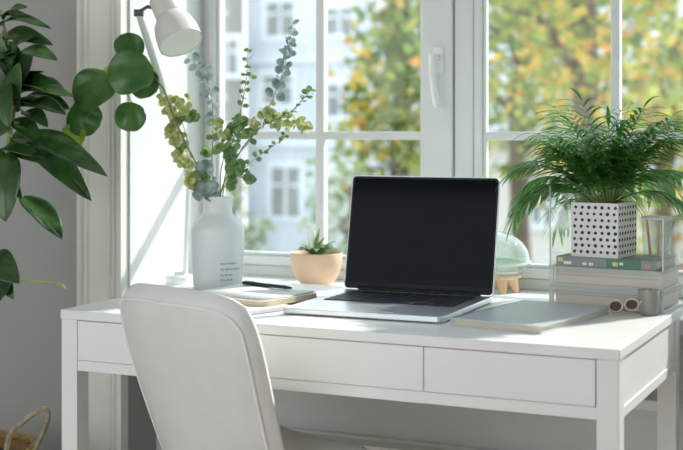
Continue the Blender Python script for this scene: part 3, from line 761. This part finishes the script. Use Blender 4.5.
# (base px, tip px, width px, depth, facing, shape, bend)
LV = [
    ((-8, 30), (52, 30), 15, .20, (.2, 0, 1.4), .12), ((-10, 22), (36, 21), 12, .23, (0, 0, 1.2), .1),
    ((2, 70), (36, 36), 16, .21, (-.3, 0, .9), .12), ((6, 62), (58, 62), 26, .19, (0, .4, .8), .12),
    ((14, 84), (66, 96), 30, .21, (0, .5, .75), .04), ((20, 92), (74, 98), 22, .17, (0, .5, .75), .04),
    ((14, 70), (18, 44), 13, .18, (-.6, 0, .2), .05), ((6, 80), (10, 128), 22, .17, (-.5, 0, .2), .1),
    ((14, 100), (66, 116), 26, .18, (0, .5, .75), .04), ((8, 60), (-14, 84), 26, .22, (-.3, 0, .5), .1),
    ((24, 112), (48, 128), 16, .2, (.2, 0, .8), .1),
    ((10, 138), (108, 178), 27, .17, (.25, 0, .9), .10), ((34, 146), (92, 202), 24, .20, (-.1, 0, .5), .14),
    ((8, 140), (60, 150), 14, .23, (0, 0, .8), .1), ((6, 150), (40, 158), 22, .22, (.1, 0, .4), .25),
    ((6, 152), (6, 222), 40, .18, (-.3, 0, .15), .12), ((2, 150), (-16, 200), 34, .2, (-.3, 0, .3), .12),
    ((22, 196), (62, 240), 25, .19, (0, .5, .75), .04), ((-4, 170), (22, 200), 14, .2, (.2, 0, .6), .1),
    ((-14, 262), (20, 284), 30, .18, (-.2, 0, .7), .15), ((-12, 300), (16, 276), 26, .2, (.2, 0, .3), .12),
    ((-6, 250), (14, 300), 20, .21, (-.4, 0, .3), .1),
    ((-2, 44), (26, 78), 20, .23, (.1, 0, .3), .1), ((-12, 60), (16, 58), 20, .2, (0, 0, .9), .1), ((10, 110), (-6, 60), 18, .19, (-.2, 0, .2), .1),
    ((16, 108), (42, 98), 18, .2, (.3, .4, .5), .05), ((12, 120), (40, 146), 20, .19, (.2, .2, .4), .1), ((8, 116), (-10, 140), 22, .2, (0, 0, .4), .1),
    ((8, 90), (44, 72), 16, .23, (.4, .6, .4), .08), ((4, 20), (28, 8), 13, .2, (.1, 0, .8), .1),
    ((4, 92), (-4, 28), 26, .21, (-.2, 0, .1), .08), ((12, 88), (34, 50), 22, .22, (.1, 0, .2), .1), ((16, 112), (20, 62), 24, .19, (-.5, 0, .1), .06),
    ((0, 40), (54, 46), 18, .24, (.1, 0, .5), .12), ((14, 96), (56, 84), 24, .235, (.1, .2, .4), .1), ((18, 104), (70, 110), 26, .23, (0, .3, .4), .08),
    ((6, 118), (-12, 100), 24, .22, (0, 0, .2), .1), ((10, 142), (70, 166), 26, .24, (.0, 0, .2), .1)]
for (bp, tpx, wpx, y, ti, bend) in LV:
    A, B = aty(bp[0], bp[1], y+.02), aty(tpx[0], tpx[1], y-.03)
    wd = wpx/FPX*(A-CAM).dot(FW)*1.15
    b = WB(); leaf(b, A, B, wd, TOCAM+V(ti), bend, .30, 'oval', 14, 12, .012); b.build('leaf', W['big'], trunk, smooth=True, solid=.001)
    q = min(TP, key=lambda s: (s-A).length)
    if (q-A).length > .004:
        b = WB(); b.tube([q, q.lerp(A, .6)+V((0,0,.005)), A.lerp(B, .05)], .0024, 6); b.build('petiole', W['gstem'], trunk, smooth=True)
b = WB(); b.tube(bez([aty(14, 281, .19), aty(30, 281, .185), aty(48, 282, .18), aty(60, 284, .18), aty(66, 289, .18)], 6), [.0016]*20+[.003]*5, 6)
b.build('tendril', W['lime'], trunk, smooth=True)

# ------------------------------------------------------------------ outside: courtyard, building, trees
struct(MB().box(-60, 3.5, -7.2, 50, 90, -7).build('ground', W['ground']))
def facade(name, x0, x1, y, z1, wm, label, wins, roof=True, depth=9):
    t = thing(name, ((x0+x1)/2, y, -7), label, 'building')
    b = WB(); b.box(x0, y, -7, x1, y+depth, z1)
    b.build('wall', wm, t)
    b = WB()
    for z in [z1-.5, z1-3.3, z1-6.2, z1-9.1]:
        if z > -6: b.box(x0, y-.10, z, x1, y+.02, z+.16)
    b.build('string_course', W['ftrim'], t)
    if roof: b = WB(); b.box(x0-.3, y-.4, z1, x1+.3, y+depth+.3, z1+.3); b.build('roof', W['roof'], t)
    for (xa, za, w, h) in wins:
        b = WB(); b.box(xa-.18, y-.05, za-.18, xa+w+.18, y+.02, za); b.box(xa-.18, y-.05, za+h, xa+w+.18, y+.02, za+h+.22)
        b.box(xa-.18, y-.05, za, xa, y+.02, za+h); b.box(xa+w, y-.05, za, xa+w+.18, y+.02, za+h); b.box(xa+w/2-.05, y-.04, za, xa+w/2+.05, y+.02, za+h); b.box(xa, y-.04, za+h*.62, xa+w, y+.02, za+h*.62+.09)
        f = b.build('window', W['ftrim'], t)
        b = WB(); b.box(xa, y-.02, za, xa+w, y+.005, za+h); b.build('pane', W['fwin'], f)
    return t
FY = 38.0
def win_px(x0, y0, x1, y1, y):
    a, c = aty(x0, y1, y), aty(x1, y0, y); return (a.x, a.z, c.x-a.x, c.z-a.z)
wl = [win_px(*q, FY) for q in ((267, 2, 294, 36), (264, 76, 292, 104), (272, 168, 300, 216), (326, 8, 353, 34), (328, 84, 354, 116), (332, 170, 358, 218),
      (384, 6, 412, 36), (388, 84, 414, 116), (392, 170, 418, 218), (500, 0, 528, 34), (505, 84, 530, 116), (570, 90, 600, 118), (626, 2, 652, 34), (630, 90, 656, 120))]
xm = wx(246, FY)
facade('apartment_building', xm, xm+19, FY, 9.5, W['facade'], 'pale lavender apartment building across the courtyard behind the trees', wl, roof=False)
facade('apartment_building', xm-13, xm-.05, FY-1.2, 8.2, W['facade_b'], 'beige building at the left behind the vase branches', [win_px(x, y, x+22, y+34, FY-1.2) for x, y in ((216, 40), (214, 130), (214, 200))], roof=False, depth=1.15)
gx = wx(486, 24)
facade('garage', gx, gx+11, 24, .75, W['facade_c'], 'low pinkish-white outbuilding behind the right window pane', [win_px(533, 196, 553, 222, 24)], depth=5)

def tree(x, y, zc, rx, ry, rz_, n, mats, wts, label, lsize=.10, seed=1, hollow=.25, name='tree'):
    r = random.Random(seed)
    t = thing(name, (x, y, -7), label, 'tree', 0, 'trees outside the window')
    top = V((x, y, zc+rz_*.6)); b = WB()
    tr = bez([V((x, y, -7)), V((x+.15, y, -4.5)), V((x-.1, y+.1, zc-rz_*.4)), V((x+.1, y, zc)), top], 5)
    b.tube(tr, [.24*(1-.8*i/len(tr)) for i in range(len(tr))], 10); b.build('trunk', W['bark'], t, smooth=True)
    b = WB(); tips = []
    for k in range(16):
        p, _ = at_len(tr, .42+.55*k/16); a = r.uniform(0, 2*PI); q = p+V((math.cos(a)*rx*r.uniform(.5, .9), math.sin(a)*ry*r.uniform(.5, .9), rz_*r.uniform(.0, .45)))
        m_ = p.lerp(q, .5)+V((0,0,rz_*.12)); pp = bez([p, m_, q], 5); b.tube(pp, [.07*(1-.85*i/len(pp)) for i in range(len(pp))], 6); tips += pp
    b.build('branches', W['bark'], t, smooth=True)
    clumps = []
    for k in range(70):
        while 1:
            o = V((r.uniform(-1,1), r.uniform(-1,1), r.uniform(-1,1)))
            if hollow < o.length < 1: break
        clumps.append((V((x+o.x*rx, y+o.y*ry, zc+o.z*rz_)), r.choices(range(len(mats)), wts)[0]))
    b = WB()
    for k in range(n):
        c, mi = clumps[r.randrange(len(clumps))]
        if r.random() < .2: mi = r.choices(range(len(mats)), wts)[0]
        p = c+V((r.gauss(0, 1)*rx*.16, r.gauss(0, 1)*ry*.16, r.gauss(0, 1)*rz_*.13))
        d = V((r.uniform(-1,1), r.uniform(-1,1), r.uniform(-1.2,.5))).normalized(); L = lsize*r.uniform(.7, 1.4)
        s = d.cross(V((r.uniform(-1,1), r.uniform(-1,1), r.uniform(-1,1)))).normalized()*L*.36
        b.m = mi
        b.add([p, p+d*L*.5+s, p+d*L, p+d*L*.5-s], [(0, 1, 2, 3)])
    o = b.build('foliage', [W[m] for m in mats], t); o['kind'] = 'stuff'
    return t
def tx(px, y): return wx(px, y)
tree(tx(590, 13), 13, 3.6, 2.3, 1.8, 2.7, 3300, ['t_yellow', 't_orange', 't_lime', 't_green'], [2.8, 1.3, 3, 4.6], 'golden autumn tree filling the right window pane', .17, 3)
tree(tx(402, 16), 16, 1.7, .95, 1.0, 2.5, 1900, ['t_green', 't_lime', 't_orange', 't_yellow'], [6, 2.5, .6, .9], 'olive green tree with few orange leaves behind the left window pane', .18, 5)
tree(tx(520, 20), 20, 2.4, 1.9, 1.5, 2.4, 1300, ['t_green', 't_lime', 't_yellow'], [5, 3, 1.4], 'green and yellow tree standing farther back behind the window mullion', .22, 8)
tree(tx(352, 12), 12, -.25, .55, .6, 1.15, 520, ['t_pale', 't_green'], [4, 2.4], 'small pale grey-green tree low behind the left glazing bar', .15, 11)
tree(tx(668, 17), 17, 1.0, 1.3, 1.2, 2.4, 1300, ['t_lime', 't_orange', 't_yellow', 't_green'], [3, 1.4, 2, 3], 'yellow-green tree at the far right of the window', .18, 13)
tree(tx(228, 22), 22, -2.2, 1.0, 1.0, 2.2, 700, ['t_green', 't_pale'], [3, 2], 'thin green tree low behind the white vase', .18, 17)

# ------------------------------------------------------------------ light, sky, camera
w = bpy.data.worlds.new('sky'); scn.world = w; w.use_nodes = True
n = w.node_tree; n.nodes.clear()
out = n.nodes.new('ShaderNodeOutputWorld'); bg = n.nodes.new('ShaderNodeBackground')
tc = n.nodes.new('ShaderNodeTexCoord'); sx = n.nodes.new('ShaderNodeSeparateXYZ'); rp = n.nodes.new('ShaderNodeValToRGB')
n.links.new(tc.outputs['Generated'], sx.inputs[0]); n.links.new(sx.outputs['Z'], rp.inputs[0])
rp.color_ramp.elements[0].position = 0; rp.color_ramp.elements[0].color = (.95, .96, .97, 1)
rp.color_ramp.elements[1].position = .7; rp.color_ramp.elements[1].color = (.66, .83, 1.0, 1)
n.links.new(rp.outputs[0], bg.inputs[0]); bg.inputs[1].default_value = 2.3
n.links.new(bg.outputs[0], out.inputs[0])
sd = bpy.data.lights.new('sun', 'SUN'); sd.energy = 4.5; sd.angle = math.radians(1.2); sd.color = (1, .965, .91)
so = bpy.data.objects.new('sun', sd); col.objects.link(so)
so.rotation_euler = V((.36, .62, .58)).to_track_quat('Z', 'Y').to_euler()
cd = bpy.data.cameras.new('camera'); co = bpy.data.objects.new('camera', cd); col.objects.link(co)
co.location = CAM; co.rotation_euler = (PI/2, 0, YAW)
cd.sensor_width = 36; cd.lens = FPX/683*36; cd.shift_y = (HOR-225)/683; cd.clip_end = 300
cd.dof.use_dof = True; cd.dof.focus_distance = 2.95; cd.dof.aperture_fstop = 3.5
scn.camera = co
scn.view_settings.view_transform = 'Standard'; scn.view_settings.look = 'None'; scn.view_settings.gamma = 1
scn.view_settings.exposure = 0.18; scn.view_settings.use_curve_mapping = False
scn.cycles.max_bounces = 10; scn.cycles.transparent_max_bounces = 24; scn.cycles.diffuse_bounces = 5
